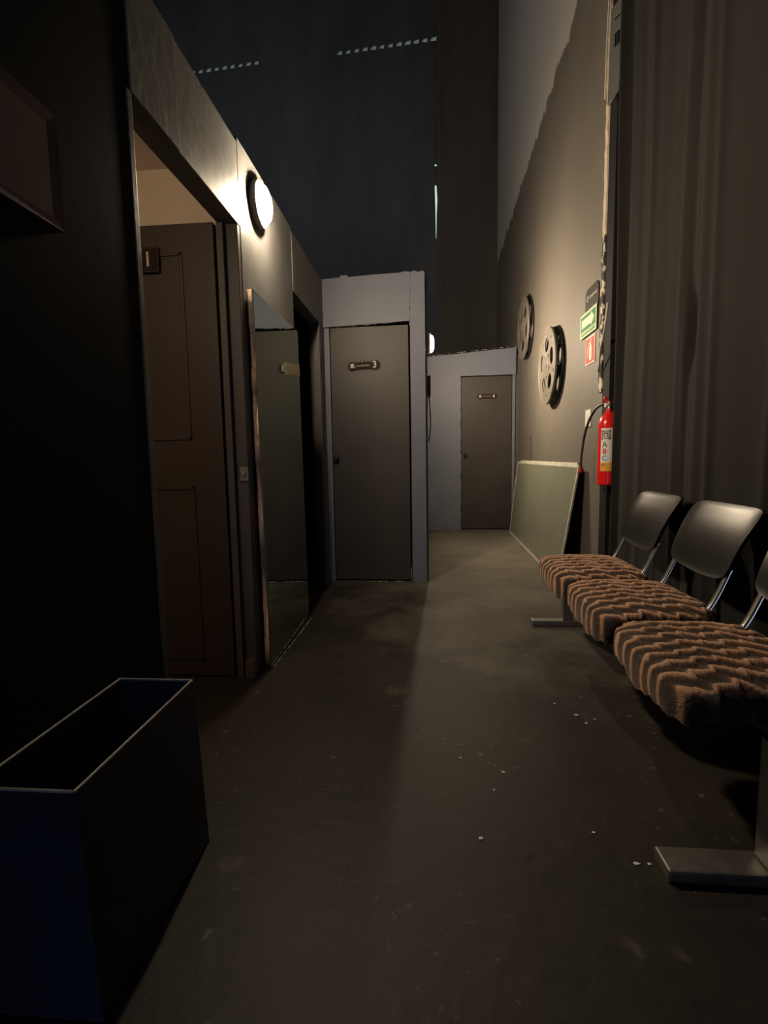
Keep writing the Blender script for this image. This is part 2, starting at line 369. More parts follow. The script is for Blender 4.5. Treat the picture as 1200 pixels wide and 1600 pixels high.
# ------------------------------------------------------------ row of booths on the left
T = 0.085   # wall thickness
bm = BM(); box(bm, LW - T, LW, -3.0, 1.44, 0, 2.345); struct('wall_left', bm, M_black)
bm = BM(); box(bm, LW - T, LW, 2.27, 3.14, 0, 2.365, 0.003); struct('wall_left.001', bm, M_gray)
bm = BM(); box(bm, LW - T, LW, 3.92, 4.14, 0, 2.345); struct('wall_left.002', bm, M_gray)
bm = BM(); box(bm, LW - T, LW + 0.004, 1.442, 1.72, 2.0, 2.347, 0.003); box(bm, LW - T, LW, 1.7205, 2.268, 2.0, 2.342, 0.003)
box(bm, LW - T, LW + .002, 3.14, 3.92, 2.0, 2.345, .002)
struct('trim_1', bm, M_gray)
# frames of the first opening
bm = BM(); box(bm, LW - T - .01, LW - 0.002, 2.235, 2.27, 0, 2.0, 0.004)
box(bm, LW - T, LW - .055, 2.205, 2.235, 0, 1.995, .003)
struct('trim_2', bm, M_jamb)
bm = BM(); box(bm, LW - T - .004, LW + .003, 1.42, 1.445, 0, 2.0, 0.003); struct('trim_3', bm, M_jamb)
# foot block of the frame
bm = BM(); box(bm, -0.842, -0.797, 2.192, 2.232, 0.0, 0.085, .004); struct('trim_5', bm, M_jamb)
# booth 1 interior
bm = BM(); box(bm, -2.7, LW - T, 2.30, 2.36, 0, 2.27); box(bm, -2.7, -2.62, 0.0, 2.3, 0, 2.27); box(bm, -2.62, LW - T, 0.0, 0.06, 0, 2.27)
struct('wall_booth_interior', bm, M_cream)
bm = BM(); box(bm, -2.7, LW - T, 0.0, 2.36, 2.27, 2.33); struct('ceiling_booth', bm, M_cream)
# booth 2 interior, unlit
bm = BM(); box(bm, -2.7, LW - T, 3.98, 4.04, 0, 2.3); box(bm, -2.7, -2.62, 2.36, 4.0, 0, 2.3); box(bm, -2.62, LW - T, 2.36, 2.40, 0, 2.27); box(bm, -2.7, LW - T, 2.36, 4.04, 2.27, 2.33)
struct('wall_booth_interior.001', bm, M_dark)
bm = BM(); box(bm, LW - T, LW - .001, 3.885, 3.92, 0, 2.0, .003); box(bm, LW - .03, LW + .002, 3.905, 3.93, 0, 2.0, .003); struct('trim_6', bm, M_jamb)

# door 1: opened into the booth, seen face-on
d1 = thing('door_1', 'brown panelled door standing open inside the first doorway', 'door', (-0.895, 2.20, 0)); d1['kind'] = 'structure'
def leaf_panels(bm, x0, x1, y0, y1, z0, z1, panels):
    # slab with recessed panels bounded by a raised moulding on the -Y face
    box(bm, x0, x1, y0, y1, z0, z1, 0.002)
    for px0, px1, pz0, pz1 in panels:
        for r, (a, b_, c, d) in enumerate(((px0, px1, pz0, pz0 + .014), (px0, px1, pz1 - .014, pz1), (px0, px0 + .014, pz0, pz1), (px1 - .014, px1, pz0, pz1))):
            box(bm, a, b_, y0 - .006, y0 + .001, c, d, .0025)
bm = BM(); leaf_panels(bm, -1.69, -0.895, 2.20, 2.238, 0.008, 1.995, [(-1.56, -1.035, 1.09, 1.88), (-1.56, -1.035, 0.085, 0.885)])
obj('leaf', bm, M_door1, d1)
bm = curve_plate(rrect(0.155, 0.105, 0.008), [], 0.006); placed(bm, facing((-1.208, 2.188, 1.85), (1, 0, 0), (0, 0, 1))); pl = obj('number_plate', bm, M_plaque, d1)
bm = curve_plate(rrect(0.147, 0.097, 0.008), [rrect(0.141, 0.091, 0.006)], 0.002); placed(bm, facing((-1.208, 2.184, 1.85), (1, 0, 0), (0, 0, 1))); obj('plate_border', bm, M_goldline, pl)
bm = text('1', 0.085, .002, .001); placed(bm, facing((-1.180, 2.184, 1.85), (1, 0, 0), (0, 0, 1))); obj('numeral', bm, M_letters, pl)

# ------------------------------------------------------------ booth 3
FY = 4.06
bm = BM(); box(bm, LW, -0.76, FY, FY + .06, 0, 2.02); struct('trim_7', bm, M_slate)
bm = BM()
hb = [(-0.80, 2.005), (-0.134, 2.03), (-0.134, 2.385), (-0.165, 2.392), (-0.20, 2.383), (-0.42, 2.378), (-0.60, 2.368), (-0.605, 2.385), (-0.655, 2.383), (-0.66, 2.368), (-0.80, 2.362)]
merge(bm, placed(curve_plate(hb, [], 0.05), facing((0, FY, 0), (1, 0, 0), (0, 0, 1)))); struct('trim_8', bm, M_slate)
bm = BM(); pp = [(-0.129, 0), (-0.016, 0), (-0.016, 2.372), (-0.03, 2.386), (-0.07, 2.378), (-0.095, 2.392), (-0.115, 2.38), (-0.129, 2.385)]
merge(bm, placed(curve_plate(pp, [], 0.075), facing((0, FY, 0), (1, 0, 0), (0, 0, 1)))); struct('trim_9', bm, M_slate)
bm = BM(); box(bm, -0.06, 0.0, FY + .04, 6.96, 0, 2.36); struct('wall_booth_side', bm, M_slate)
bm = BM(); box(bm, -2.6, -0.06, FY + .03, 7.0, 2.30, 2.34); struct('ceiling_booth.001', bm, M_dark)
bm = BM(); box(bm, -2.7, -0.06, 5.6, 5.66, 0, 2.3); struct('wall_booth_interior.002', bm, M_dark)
bm = BM(); box(bm, -0.80, -0.76, FY + .06, FY + .10, 0, 2.0); box(bm, -0.13, -0.10, FY + .04, FY + .10, 0, 2.0); box(bm, -.80, -.10, FY + .06, FY + .1, 2.03, 2.08); struct('trim_10', bm, M_dark)
d3 = thing('door_3', 'closed charcoal flush door numbered 3 below a slate blue header', 'door', (-0.145, FY, 0)); d3['kind'] = 'structure'
bm = BM(); box(bm, -0.755, -0.143, FY - .012, FY + .025, 0.012, 2.005, .003)
rot = Matrix.Translation((-0.143, FY, 0)) @ Matrix.Rotation(math.radians(-1.8), 4, 'Z') @ Matrix.Translation((0.143, -FY, 0))
placed(bm, rot); obj('leaf', bm, M_door, d3)
bm = BM(); lathe(bm, [(0, -.055), (.018, -.052), (.024, -.04), (.018, -.025), (.009, -.02), (.009, -.008), (.024, -.006), (.024, 0)], (-0.725, FY - .012, 1.0), 'Y', 20)
placed(bm, rot); obj('door_handle', bm, M_blackmetal, d3, smooth=True)
def door_sign(par, cx, cz, y, numeral, tilt=0.0, rot=None):
    base = facing((cx, y, cz), (1, 0, 0), (0, 0, 1)) @ Matrix.Rotation(tilt, 4, 'Z')
    outer = []
    w_, h_ = 0.245, 0.078
    for x, yv in ((-w_ / 2 + .02, -h_ / 2), (w_ / 2 - .03, -h_ / 2)): pass
    outer = rrect(0.19, 0.054, 0.012)
    bmp = curve_plate(outer, [], .008)
    merge(bmp, curve_plate(circle(-0.092, 0, .036), [], .0081)); merge(bmp, curve_plate(circle(0.088, 0, .040), [], .0082))
    merge(bmp, curve_plate(circle(-0.012, 0.03, .014, 16), [], .0079))
    mt = (rot @ base) if rot else base
    p_ = obj('number_plate', placed(bmp, mt), M_plaque, par)
    ring = curve_plate(circle(0.088, 0, .038), [circle(0.088, 0, .035)], .001)
    merge(ring, curve_plate(circle(-0.092, 0, .034), [circle(-0.092, 0, .031)], .001))
    obj('plate_border', placed(ring, mt @ Matrix.Translation((0, 0, .0048))), M_goldline, p_)
    t_ = text(numeral, 0.072, .002, .0012); obj('numeral', placed(t_, mt @ Matrix.Translation((0.084, 0, .0055))), M_letters, p_)
    # small worn word between the rounds: an uneven pale line of low relief
    ln = BM(); random.seed(3)
    x = -0.058
    while x < 0.040:
        ww = random.uniform(.004, .009); hh = random.uniform(.008, .014); box(ln, x, x + ww, -hh / 2, hh / 2, 0, .001); x += ww + .003
    obj('lettering', placed(ln, mt @ Matrix.Translation((0, 0, .0045))), mat('worn_lettering', (0.3, 0.26, 0.21), 0.6) if 'worn_lettering' not in bpy.data.materials else bpy.data.materials['worn_lettering'], p_)
    # emblem in the left round: a small projector-like camera shape
    em = BM(); box(em, -0.106, -0.082, -.013, .004, 0, .001); merge(em, curve_plate(circle(-0.1, .011, .007, 14), [], .001)); merge(em, curve_plate(circle(-0.086, .012, .008, 14), [], .001))
    merge(em, curve_plate([(-.082, -.005), (-.072, .003), (-.072, -.014)], [], .001))
    obj('emblem', placed(em, mt @ Matrix.Translation((0, 0, .0047))), M_letters, p_)
    dot = curve_plate(circle(-0.012, 0.032, .004, 10), [], .001); obj('screw', placed(dot, mt @ Matrix.Translation((0, 0, .0045))), M_letters, p_)
    return p_
door_sign(d3, -0.49, 1.71, FY - .018, '3', 0.035, rot)
# crumbs of pale paint along the foot of door and post
def edge_line(name, p0, p1, wdt=.006, n=26, hgt=.006, fill=0.6, seed=1):
    random.seed(seed); bm = BM(); p0 = Vector(p0); p1 = Vector(p1)
    for k in range(n):
        if random.random() > fill: continue
        a = p0.lerp(p1, k / n); b_ = p0.lerp(p1, (k + random.uniform(.7, 1.1)) / n)
        w_ = wdt * random.uniform(.5, 1.2)
        tube(bm, [a, b_], w_ / 2, 6)
    return struct(name, bm, M_edge)
edge_line('trim_11', (-0.72, FY - .03, .005), (-0.14, FY - .045, .005), .010, 30, fill=.5, seed=2)
edge_line('trim_12', (-0.137, FY - .03, 0.0), (-0.137, FY - .03, 0.12), .008, 6, fill=.9, seed=3)
edge_line('trim_13', (-0.016, FY - .036, 0.0), (-0.016, FY - .036, 0.36), .006, 16, fill=.7, seed=4)
edge_line('trim_14', (-0.131, FY - .04, 1.99), (-0.131, FY - .04, 2.38), .006, 14, fill=.8, seed=5)
edge_line('trim_15', (-0.76, FY - .015, 1.998), (-0.15, FY - .025, 2.026), .006, 26, fill=.35, seed=6)

# ------------------------------------------------------------ booth 4 at the end
GY = 7.0
bm = BM(); merge(bm, placed(curve_plate([(-0.02, 0), (0.435, 0), (0.435, 2.33), (0.30, 2.325), (0.05, 2.31), (-0.02, 2.31)], [], .08), facing((0, GY, 0), (1, 0, 0), (0, 0, 1)))); struct('wall_booth_front', bm, M_slate)
bm = BM(); merge(bm, placed(curve_plate([(0.435, 2.045), (1.15, 2.045), (1.15, 2.41), (1.13, 2.385), (0.8, 2.36), (0.46, 2.335), (0.435, 2.345)], [], .10), facing((0, GY, 0), (1, 0, 0), (0, 0, 1)))); struct('trim_16', bm, M_slate)
bm = BM(); box(bm, 1.112, 1.148, GY - .03, GY + .05, 0, 2.045, .003); struct('trim_17', bm, M_slate)
bm = BM(); box(bm, 1.146, 1.20, GY - .01, GY + .05, 0, 2.3); struct('trim_25', bm, M_jamb)
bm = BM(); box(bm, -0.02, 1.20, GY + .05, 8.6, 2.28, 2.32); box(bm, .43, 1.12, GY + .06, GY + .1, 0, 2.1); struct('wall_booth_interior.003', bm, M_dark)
d4 = thing('door_4', 'closed charcoal flush door numbered 4 at the far end', 'door', (1.108, GY, 0)); d4['kind'] = 'structure'
bm = BM(); box(bm, 0.447, 1.106, GY - .01, GY + .03, 0.012, 2.035, .003); obj('leaf', bm, M_door, d4)
bm = BM(); lathe(bm, [(0, -.05), (.018, -.048), (.024, -.036), (.018, -.022), (.009, -.018), (.009, -.006), (.024, -.004), (.024, 0)], (0.495, GY - .01, 1.01), 'Y', 20); obj('door_handle', bm, M_blackmetal, d4, smooth=True)
door_sign(d4, 0.785, 1.775, GY - .016, '4')
edge_line('trim_18', (0.437, GY - .045, 0.0), (0.437, GY - .045, 2.04), .010, 40, fill=.75, seed=8)
edge_line('trim_19', (0.0, GY - .05, 0.005), (0.43, GY - .05, 0.005), .010, 20, fill=.5, seed=9)
edge_line('trim_20', (0.0, GY - .045, 2.315), (1.14, GY - .055, 2.40), .010, 50, fill=.4, seed=10)

# ------------------------------------------------------------ bulkhead lamps
def bulkhead(x, y, z, label, loc):
    t = thing('wall_lamp', label, 'lamp', (x, y, z), 'round bulkhead lamps')
    bm = BM(); lathe(bm, [(0, 0), (.098, 0), (.103, .01), (.100, .03), (.086, .034), (.084, .028), (0, .028)], (x, y, z), 'X', 48); obj('lamp_base', bm, mat('grey_lamp_ring', (0.30, 0.28, 0.24), 0.5), t, smooth=True)
    bm = BM(); lathe(bm, [(.0825, .029), (.082, .042), (.072, .055), (.050, .064), (.025, .068), (0, .069)], (x, y, z), 'X', 48); obj('lamp_shade', bm, M_lamp2 if loc else M_lamp, t, smooth=True)
    return t
bulkhead(LW, 2.50, 2.195, 'glowing round bulkhead lamp on the left wall above the tall mirror', 0)
bulkhead(0.0, 5.30, 2.12, 'glowing round bulkhead lamp beyond the slate post, near the far door', 1)
# socket box with cable on the edge-on wall
t = thing('socket_box', 'small black box with dangling cable on the wall past the slate post', 'box', (0.0, 5.25, 1.70))
bm = BM(); box(bm, 0.0, 0.032, 5.15, 5.36, 1.60, 1.79, .006); obj('box_body', bm, M_blackmetal, t)
bm = BM(); tube(bm, [(0.012, 5.2, 1.60), (0.022, 5.2, 1.5), (.028, 5.2, 1.35), (.022, 5.2, 1.22), (.007, 5.2, 1.15)], .006, 8); obj('cable', bm, M_rubber, t, smooth=True)

# ------------------------------------------------------------ tall mirror leaning on the left wall
t = thing('tall_mirror', 'tall dark mirror with raw fibreboard edge leaning on the left wall', 'mirror', (-0.77, 2.70, 0))
def lean(x_bot, x_top, z0, z1):
    a = math.atan2(x_top - x_bot, z1 - z0)
    return Matrix.Translation((x_bot, 0, z0)) @ Matrix.Rotation(a, 4, 'Y') @ Matrix.Translation((-x_bot, 0, -z0))
ml = lean(-0.755, -0.768, 0, 1.75)
bm = BM()   # backing board with a nibbled near edge
prof = []; random.seed(5)
z = 0.0; off = 0.0
while z < 1.75:
    prof.append((2.302 + off, z)); z2 = min(1.75, z + random.uniform(.05, .22)); prof.append((2.302 + off, z2)); off = random.uniform(-.0, .007); z = z2
prof = prof + [(3.09, 1.75), (3.09, 0.0)]
merge(bm, placed(curve_plate(prof, [], .022), facing((-0.771, 0, 0), (0, 1, 0), (0, 0, 1)))); placed(bm, ml); obj('backing_board', bm, M_mdf, t)
bm = BM(); box(bm, -0.7595, -0.7550, 2.306, 3.092, 0.005, 1.752, .001); placed(bm, ml); obj('mirror_glass', bm, M_mirror, t)
bm = BM(); box(bm, -0.7598, -0.7542, 2.302, 2.309, 0.005, 1.752, .001); placed(bm, ml); obj('edge_strip', bm, mat('grey_glass_edge', (.10, .12, .11), .4), t)
# small cream rectangle set on the glass
rectangle = BM(); box(rectangle, -.15, .15, -.032, .032, 0, .0015); placed(rectangle, facing((-0.7635, 2.935, 1.507), (0, 1, 0.135), (0, -.135, 1)))
tn = tag(obj('cream_rectangle', rectangle, M_creamrect), 'small cream rectangle near the far edge of the tall mirror', 'rectangle')
bm = BM(); tube(bm, [(0, 0, 0), (.0, .012, .004)], .001, 5); placed(bm, Matrix.Translation((-0.7605, 2.92, 1.49))); obj('dark_mark', bm, M_darkmark, tn)
edge_line('trim_24', (-0.748, 2.32, 0.003), (-0.735, 3.09, .003), .008, 30, fill=.8, seed=12)
# latch
t = thing('latch', 'small steel latch on the door frame beside the tall mirror', 'latch', (-0.80, 2.25, 0.93))
bm = BM(); box(bm, -0.835, -0.80, 2.222, 2.235, 0.905, 0.965, .002); obj('latch_plate', bm, M_steel, t)
bm = BM(); box(bm, -0.822, -0.808, 2.205, 2.224, 0.925, 0.945, .003); obj('latch_bolt', bm, M_steel, t)

# ------------------------------------------------------------ framed picture on the near left wall
t = thing('framed_picture', 'dark red framed picture on the near black wall', 'picture', (LW, 0.80, 1.62))
y0, y1, z0, z1 = 0.45, 1.115, 1.500, 1.735
bm = BM()
def frame_bars(bm, y0, y1, z0, z1, fw, x, d):
    # four mitred bars sloping inward
    P = [(y0, z0), (y1, z0), (y1, z1), (y0, z1)]; Q = [(y0 + fw, z0 + fw), (y1 - fw, z0 + fw), (y1 - fw, z1 - fw), (y0 + fw, z1 - fw)]
    for i in range(4):
        j = (i + 1) % 4
        o0, o1, q0, q1 = P[i], P[j], Q[i], Q[j]
        vs = [bm.verts.new((x, *o0)), bm.verts.new((x, *o1)), bm.verts.new((x + d, *o1)), bm.verts.new((x + d, *o0)),
              bm.verts.new((x, *q0)), bm.verts.new((x, *q1)), bm.verts.new((x + d * .45, *q1)), bm.verts.new((x + d * .45, *q0))]
        for f in ((0, 1, 2, 3), (4, 7, 6, 5), (3, 2, 6, 7), (0, 4, 5, 1), (0, 3, 7, 4), (1, 5, 6, 2)): bm.faces.new([vs[k] for k in f])
frame_bars(bm, y0, y1, z0, z1, .022, LW, .014); obj('frame', bm, M_frame, t)
bm = BM(); box(bm, LW, LW + .006, y0 + .02, y1 - .02, z0 + .02, z1 - .02); obj('print', bm, M_mauve, t)

# ------------------------------------------------------------ bin in the foreground
t = thing('waste_bin', 'tall open rectangular dark box with pale worn rim at lower left', 'bin', (-0.69, 0.98, 0))
BX0, BX1, BY0, BY1, BH, BT = -0.797, -0.600, 0.762, 1.205, 0.445, 0.006
bm = BM()
box(bm, BX0, BX1, BY0, BY0 + BT, 0, BH - .003, .001); box(bm, BX0, BX1, BY1 - BT, BY1, 0, BH - .003, .001)
box(bm, BX0, BX0 + BT, BY0 + BT, BY1 - BT, 0, BH - .003, .001); box(bm, BX1 - BT, BX1, BY0 + BT, BY1 - BT, 0, BH - .003, .001); box(bm, BX0, BX1, BY0, BY1, 0, .008)
for v in bm.verts:
    if v.co.x > -.7: v.co.x += .018 * (1 - v.co.z / BH)
obj('bin_body', bm, M_bin, t)
bm = BM()
for a, b_ in (((BX0 + .002, BY0 + .003), (BX1 - .003, BY0 + .003)), ((BX1 - .003, BY0 + .003), (BX1 - .003, BY1 - .003)), ((BX1 - .003, BY1 - .003), (BX0 + .003, BY1 - .003)), ((BX0 + .003, BY1 - .003), (BX0 + .003, BY0 + .003))):
    tube(bm, [(*a, BH - .001), (*b_, BH - .001)], .0028, 8)
obj('rim', bm, M_binrim, t)
# ------------------------------------------------------------ leaning glass panels on the right
def panel(label, yb0, yb1, xb, xt, h, yt0, yt1, nm):
    # corners: bottom near, bottom far, top far, top near
    A = Vector((xb, yb0, .004)); B = Vector((xb + .04, yb1, .004)); Cc = Vector((xt, yt1, h)); D = Vector((xt, yt0, h))
    nrm = ((B - A).cross(D - A)).normalized()
    if nrm.x > 0: nrm = -nrm
    t = thing('leaning_mirror', label, 'mirror', (A + B) / 2, 'panels leaning on the right wall')
    def slab(P, th, front):
        bm = BM(); v = [bm.verts.new(p + nrm * front) for p in P] + [bm.verts.new(p + nrm * (front - th)) for p in P]
        bm.faces.new(v[:4]); bm.faces.new(v[7:3:-1])
        for k in range(4): bm.faces.new((v[k], v[k + 4], v[(k + 1) % 4 + 4], v[(k + 1) % 4]))
        return bm
    obj('mirror_glass', slab([A, B, Cc, D], .008, 0), M_dustmirror, t)
    cen = (A + B + Cc + D) / 4; bm = BM(); P = [A, B, Cc, D]
    fw = .022
    ins = [p + ((P[(i + 1) % 4] - p).normalized() + (P[i - 1] - p).normalized()) * fw for i, p in enumerate(P)]
    for i in range(4):
        j = (i + 1) % 4; v = [P[i], P[j], ins[j], ins[i]]
        merge(bm, slab(v, .012, .003))
    obj('frame', bm, M_alu, t)
    return t
panel('large dusty mirror panel with pale frame leaning on the right wall, in front', 4.02, 6.66, 1.000, 1.145, 0.915, 4.02, 6.70, 1)
panel('second dusty panel almost hidden behind the large leaning one, only its top edge showing', 4.16, 6.60, 1.032, 1.170, 0.930, 4.14, 6.62, 2)

# ------------------------------------------------------------ film reels on the right wall
def reel(cy, cz, r, xo, spin, label):
    """two flanges and a core, axis along X"""
    t = thing('film_reel', label, 'film reel', (RW, cy, cz), 'film reels on the right wall')
    holes = []
    for k in range(5):
        a = spin + 2 * PI * k / 5; big = []
        for q in range(24):
            th = 2 * PI * q / 24; rr = r * .195
            u = .56 * r + rr * math.cos(th) * .95; v = rr * math.sin(th) * 1.18
            big.append((u * math.cos(a) - v * math.sin(a), u * math.sin(a) + v * math.cos(a)))
        holes.append(big)
        a2 = a + PI / 5; holes.append(circle(.30 * r * math.cos(a2), .30 * r * math.sin(a2), .055 * r, 12))
        holes.append(circle(.80 * r * math.cos(a2), .80 * r * math.sin(a2), .05 * r, 12))
    holes.append(circle(0, 0, .06 * r, 12))
    rotm = lambda x: facing((x, cy, cz), (0, -1, 0), (0, 0, 1))
    p = curve_plate(circle(0, 0, r, 72), holes, .012); fl = obj('front_flange', placed(p, rotm(RW - xo)), M_reel, t)
    ring = curve_plate(circle(0, 0, r * 1.012, 72), [circle(0, 0, r * .955, 72)], .02); obj('outer_rim', placed(ring, rotm(RW - xo)), M_reel, fl)
    rg = curve_plate(circle(0, 0, r * .26, 36), [circle(0, 0, r * .20, 36)], .018); obj('hub_ring', placed(rg, rotm(RW - xo)), M_reel, fl)
    p = curve_plate(circle(0, 0, r, 72), [[(x * 1.12, y * 1.12) for x, y in h] for h in holes if len(h) == 24], .012); bf = obj('back_flange', placed(p, rotm(RW - .012)), M_blackmetal, t)
    ring = curve_plate(circle(0, 0, r * 1.012, 72), [circle(0, 0, r * .94, 72)], .024); obj('outer_rim', placed(ring, rotm(RW - .014)), M_blackmetal, bf)
    bm = BM(); lathe(bm, [(r * .2, 0), (r * .2, xo - .012)], (RW - xo + .004, cy, cz), 'X', 40); obj('core', bm, M_blackmetal, t, smooth=True)
    return t
reel(5.06, 1.825, 0.350, 0.075, 0.35, 'larger looking nearer film reel on the right wall above the leaning mirror')
reel(6.40, 2.490, 0.350, 0.06, 0.9, 'farther and higher film reel on the right wall near the end door')

# ------------------------------------------------------------ signs, switch, cables on the right wall
fx = lambda x, y, z: facing((x, y, z), (0, -1, 0), (0, 0, 1))
t = thing('wall_plaque', 'dark brown plaque with rounded corner above the green arrow sign', 'sign', (RW, 3.98, 2.12))
bm = curve_plate(rrect(0.30, 0.20, 0.05), [], .008); obj('plaque_board', placed(bm, fx(RW - .004, 3.975, 2.11)), M_plaque, t)
bm = curve_plate(circle(-.095, .03, .022, 16), [circle(-.095, .03, .012, 12)], .001); obj('emblem', placed(bm, fx(RW - .0086, 3.975, 2.11)), bpy.data.materials['worn_lettering'], t); bm = BM()
ln = BM(); random.seed(9); x = -.05
while x < .11:
    ww = random.uniform(.008, .014); hh = random.uniform(.014, .024); box(ln, x, x + ww, .03 - hh / 2, .03 + hh / 2, -.0005, .0005); x += ww + .005
merge(bm, ln); obj('lettering', placed(bm, fx(RW - .0086, 3.975, 2.11)), bpy.data.materials['worn_lettering'], t)

t = thing('exit_route_sign', 'pale green evacuation sign with arrow pointing toward the camera', 'sign', (RW, 4.03, 1.965))
bm = BM(); box(bm, -.195, .195, -.088, .088, 0, .003, .0005); obj('sign_board', placed(bm, fx(RW - .0115, 4.03, 1.962)), M_signpale, t)
bm = curve_plate(rrect(.345, .112, .004), [], .001); obj('green_field', placed(bm, fx(RW - .0150, 4.03, 1.976)), M_signgreen, t)
arrow = [(-.145, -.03), (.075, -.03), (.075, -.050), (.150, 0), (.075, .050), (.075, .03), (-.145, .03)]
bm = curve_plate(arrow, [], .001); obj('arrow', placed(bm, fx(RW - .0162, 4.03, 1.976)), M_signarrow, t)
bm = text('RUTA DE EVACUACIÓN', 0.030, .001); obj('lettering', placed(bm, fx(RW - .0150, 4.03, 1.898)), M_signgreen, t)

t = thing('extinguisher_sign', 'red fire extinguisher pictogram sign below the green arrow sign', 'sign', (RW, 3.99, 1.755))
bm = BM(); box(bm, -.108, .108, -.10, .10, 0, .003, .0005); obj('sign_board', placed(bm, fx(RW - .003, 3.99, 1.757)), M_signpink, t)
bm = curve_plate(rrect(.192, .176, .004), [], .001); obj('red_field', placed(bm, fx(RW - .0065, 3.99, 1.757)), M_signred, t)
pic = curve_plate(rrect(.056, .11, .018, cx=.012, cy=-.02), [], .001); merge(pic, curve_plate(rrect(.022, .022, .003, cx=.012, cy=.046), [], .001))
merge(pic, curve_plate([(.0, .060), (.045, .066), (.045, .074), (.0, .070)], [], .001)); merge(pic, curve_plate([(.004, .055), (-.03, .058), (-.052, .03), (-.056, -.05), (-.046, -.05), (-.042, .026), (-.026, .048), (.004, .047)], [], .001))
obj('pictogram', placed(pic, fx(RW - .0076, 3.99, 1.757)), M_signpink, t)

t = thing('light_switch', 'white wall plate behind the extinguisher hose', 'switch', (RW, 3.99, 1.26))
bm = BM(); box(bm, RW - .009, RW, 3.935, 4.06, 1.20, 1.325, .003); obj('switch_plate', bm, M_white, t)
bm = BM(); box(bm, RW - .013, RW - .008, 3.985, 4.01, 1.24, 1.285, .002); obj('rocker', bm, M_white, t)
bm = BM(); tube(bm, [(RW - .003, 6.15, .93), (RW - .003, 6.15, 1.22)], .005, 6); tag(obj('wall_cable', bm, M_rubber), 'thin dark cable running up the right wall behind the leaning mirror', 'cable')

# raw plaster end of the wall and the dark post next to it
def ragged(name, z0, z1, m, y0=3.695, w=.05, seed=1, d=.02, amp=.014):
    random.seed(seed); bm = BM(); n = int((z1 - z0) / .035); L_ = []
    for k in range(n + 1):
        z = z0 + (z1 - z0) * k / n
        a = y0 + w + amp * noise.noise(Vector((z * 9, seed, 0))) + amp * .6 * noise.noise(Vector((z * 31, seed, 3)))
        b_ = y0 - .004; dx = RW - d * (0.6 + .6 * abs(noise.noise(Vector((z * 14, 7, seed)))))
        L_.append([bm.verts.new(q) for q in ((RW + .004, a, z), (dx, a - .006, z), (dx - .002, b_ + .005, z), (RW + .004, b_ - .003, z))])
    for k in range(n):
        for q in range(4): bm.faces.new((L_[k][q], L_[k][(q + 1) % 4], L_[k + 1][(q + 1) % 4], L_[k + 1][q]))
    bm.faces.new(L_[0]); bm.faces.new(L_[-1][::-1])
    return struct(name, bm, m, smooth=False)
ragged('trim_21', 2.45, 8.2, M_plaster, w=.062, seed=2)
ragged('trim_22', 1.42, 2.45, M_patch, w=.07, seed=5)
bm = BM(); box(bm, RW - .006, RW + .10, 3.56, 3.695, 0, 9.4, .004); struct('trim_23', bm, M_dark)
# grey bracket plate high up beside the curtain
t = thing('metal_bracket', 'grey slotted metal bracket high up beside the curtain edge', 'bracket', (1.19, 3.50, 3.4))
bm = curve_plate([(-.07, -.20), (.02, -.17), (.065, .15), (.07, .34), (-.06, .34)], [rrect(.05, .085, .006, cx=.0, cy=.14), rrect(.05, .02, .004, cx=.0, cy=.26)], .012)
placed(bm, facing((1.165, 3.50, 3.36), (0.35, -.937, 0), (0, 0, 1))); obj('bracket_plate', bm, mat('grey_bracket', (.13, .125, .11), .5, metal=.2), t)
bm = BM(); box(bm, 1.16, 1.20, 3.50, 3.56, 3.30, 3.36, .003); obj('arm', bm, M_blackmetal, t)
# loose cables
bm = BM(); tube(bm, [(1.155, 3.62, 4.2), (1.165, 3.66, 3.95), (1.17, 3.70, 3.80), (1.172, 3.725, 3.6), (1.17, 3.725, 3.3)], .006, 8)
tag(obj('loose_cable', bm, M_cable, smooth='all'), 'pale cable curving down beside the bracket at the top of the raw wall end', 'cable')
bm = BM(); cp = [(1.12, 3.41, 1.93), (1.125, 3.45, 1.84), (1.13, 3.50, 1.76), (1.135, 3.57, 1.69), (1.15, 3.63, 1.65), (1.165, 3.68, 1.60), (1.175, 3.73, 1.56)]
tube(bm, cp, .007, 8); tag(obj('loose_cable', bm, M_cable, smooth='all'), 'pale loose cable crossing the dark post above the fire extinguisher', 'cable')

# ------------------------------------------------------------ fire extinguisher
EX, EY = 1.168, 3.470
t = thing('fire_extinguisher', 'red fire extinguisher with white label hung beside the black curtain', 'fire extinguisher', (EX, EY, .80))
er = .062
bm = BM(); lathe(bm, [(0, .79), (er * .8, .79), (er, .80), (er, 1.17), (er * .99, 1.19), (er * .86, 1.225), (er * .55, 1.25), (er * .32, 1.262), (er * .30, 1.285), (0, 1.285)], (EX, EY, 0), 'Z', 40); obj('cylinder', bm, M_red, t, smooth=True)
bm = BM(); lathe(bm, [(0, 1.283), (.014, 1.283), (.014, 1.33), (.010, 1.335), (0, 1.335)], (EX, EY, 0), 'Z', 20); obj('valve', bm, M_steel, t, smooth=True)
bm = BM(); box(bm, EX - .05, EX + .02, EY - .010, EY + .010, 1.325, 1.333, .002); tube(bm, [(EX - .005, EY, 1.335), (EX - .02, EY, 1.352), (EX - .035, EY, 1.356)], .008, 8); obj('lever', bm, M_red, t)
bm = BM(); lathe(bm, [(0, -.012), (.016, -.012), (.016, .0), (0, .0)], (EX - .014, EY, 1.31), 'X', 16); obj('gauge', bm, M_white, t)
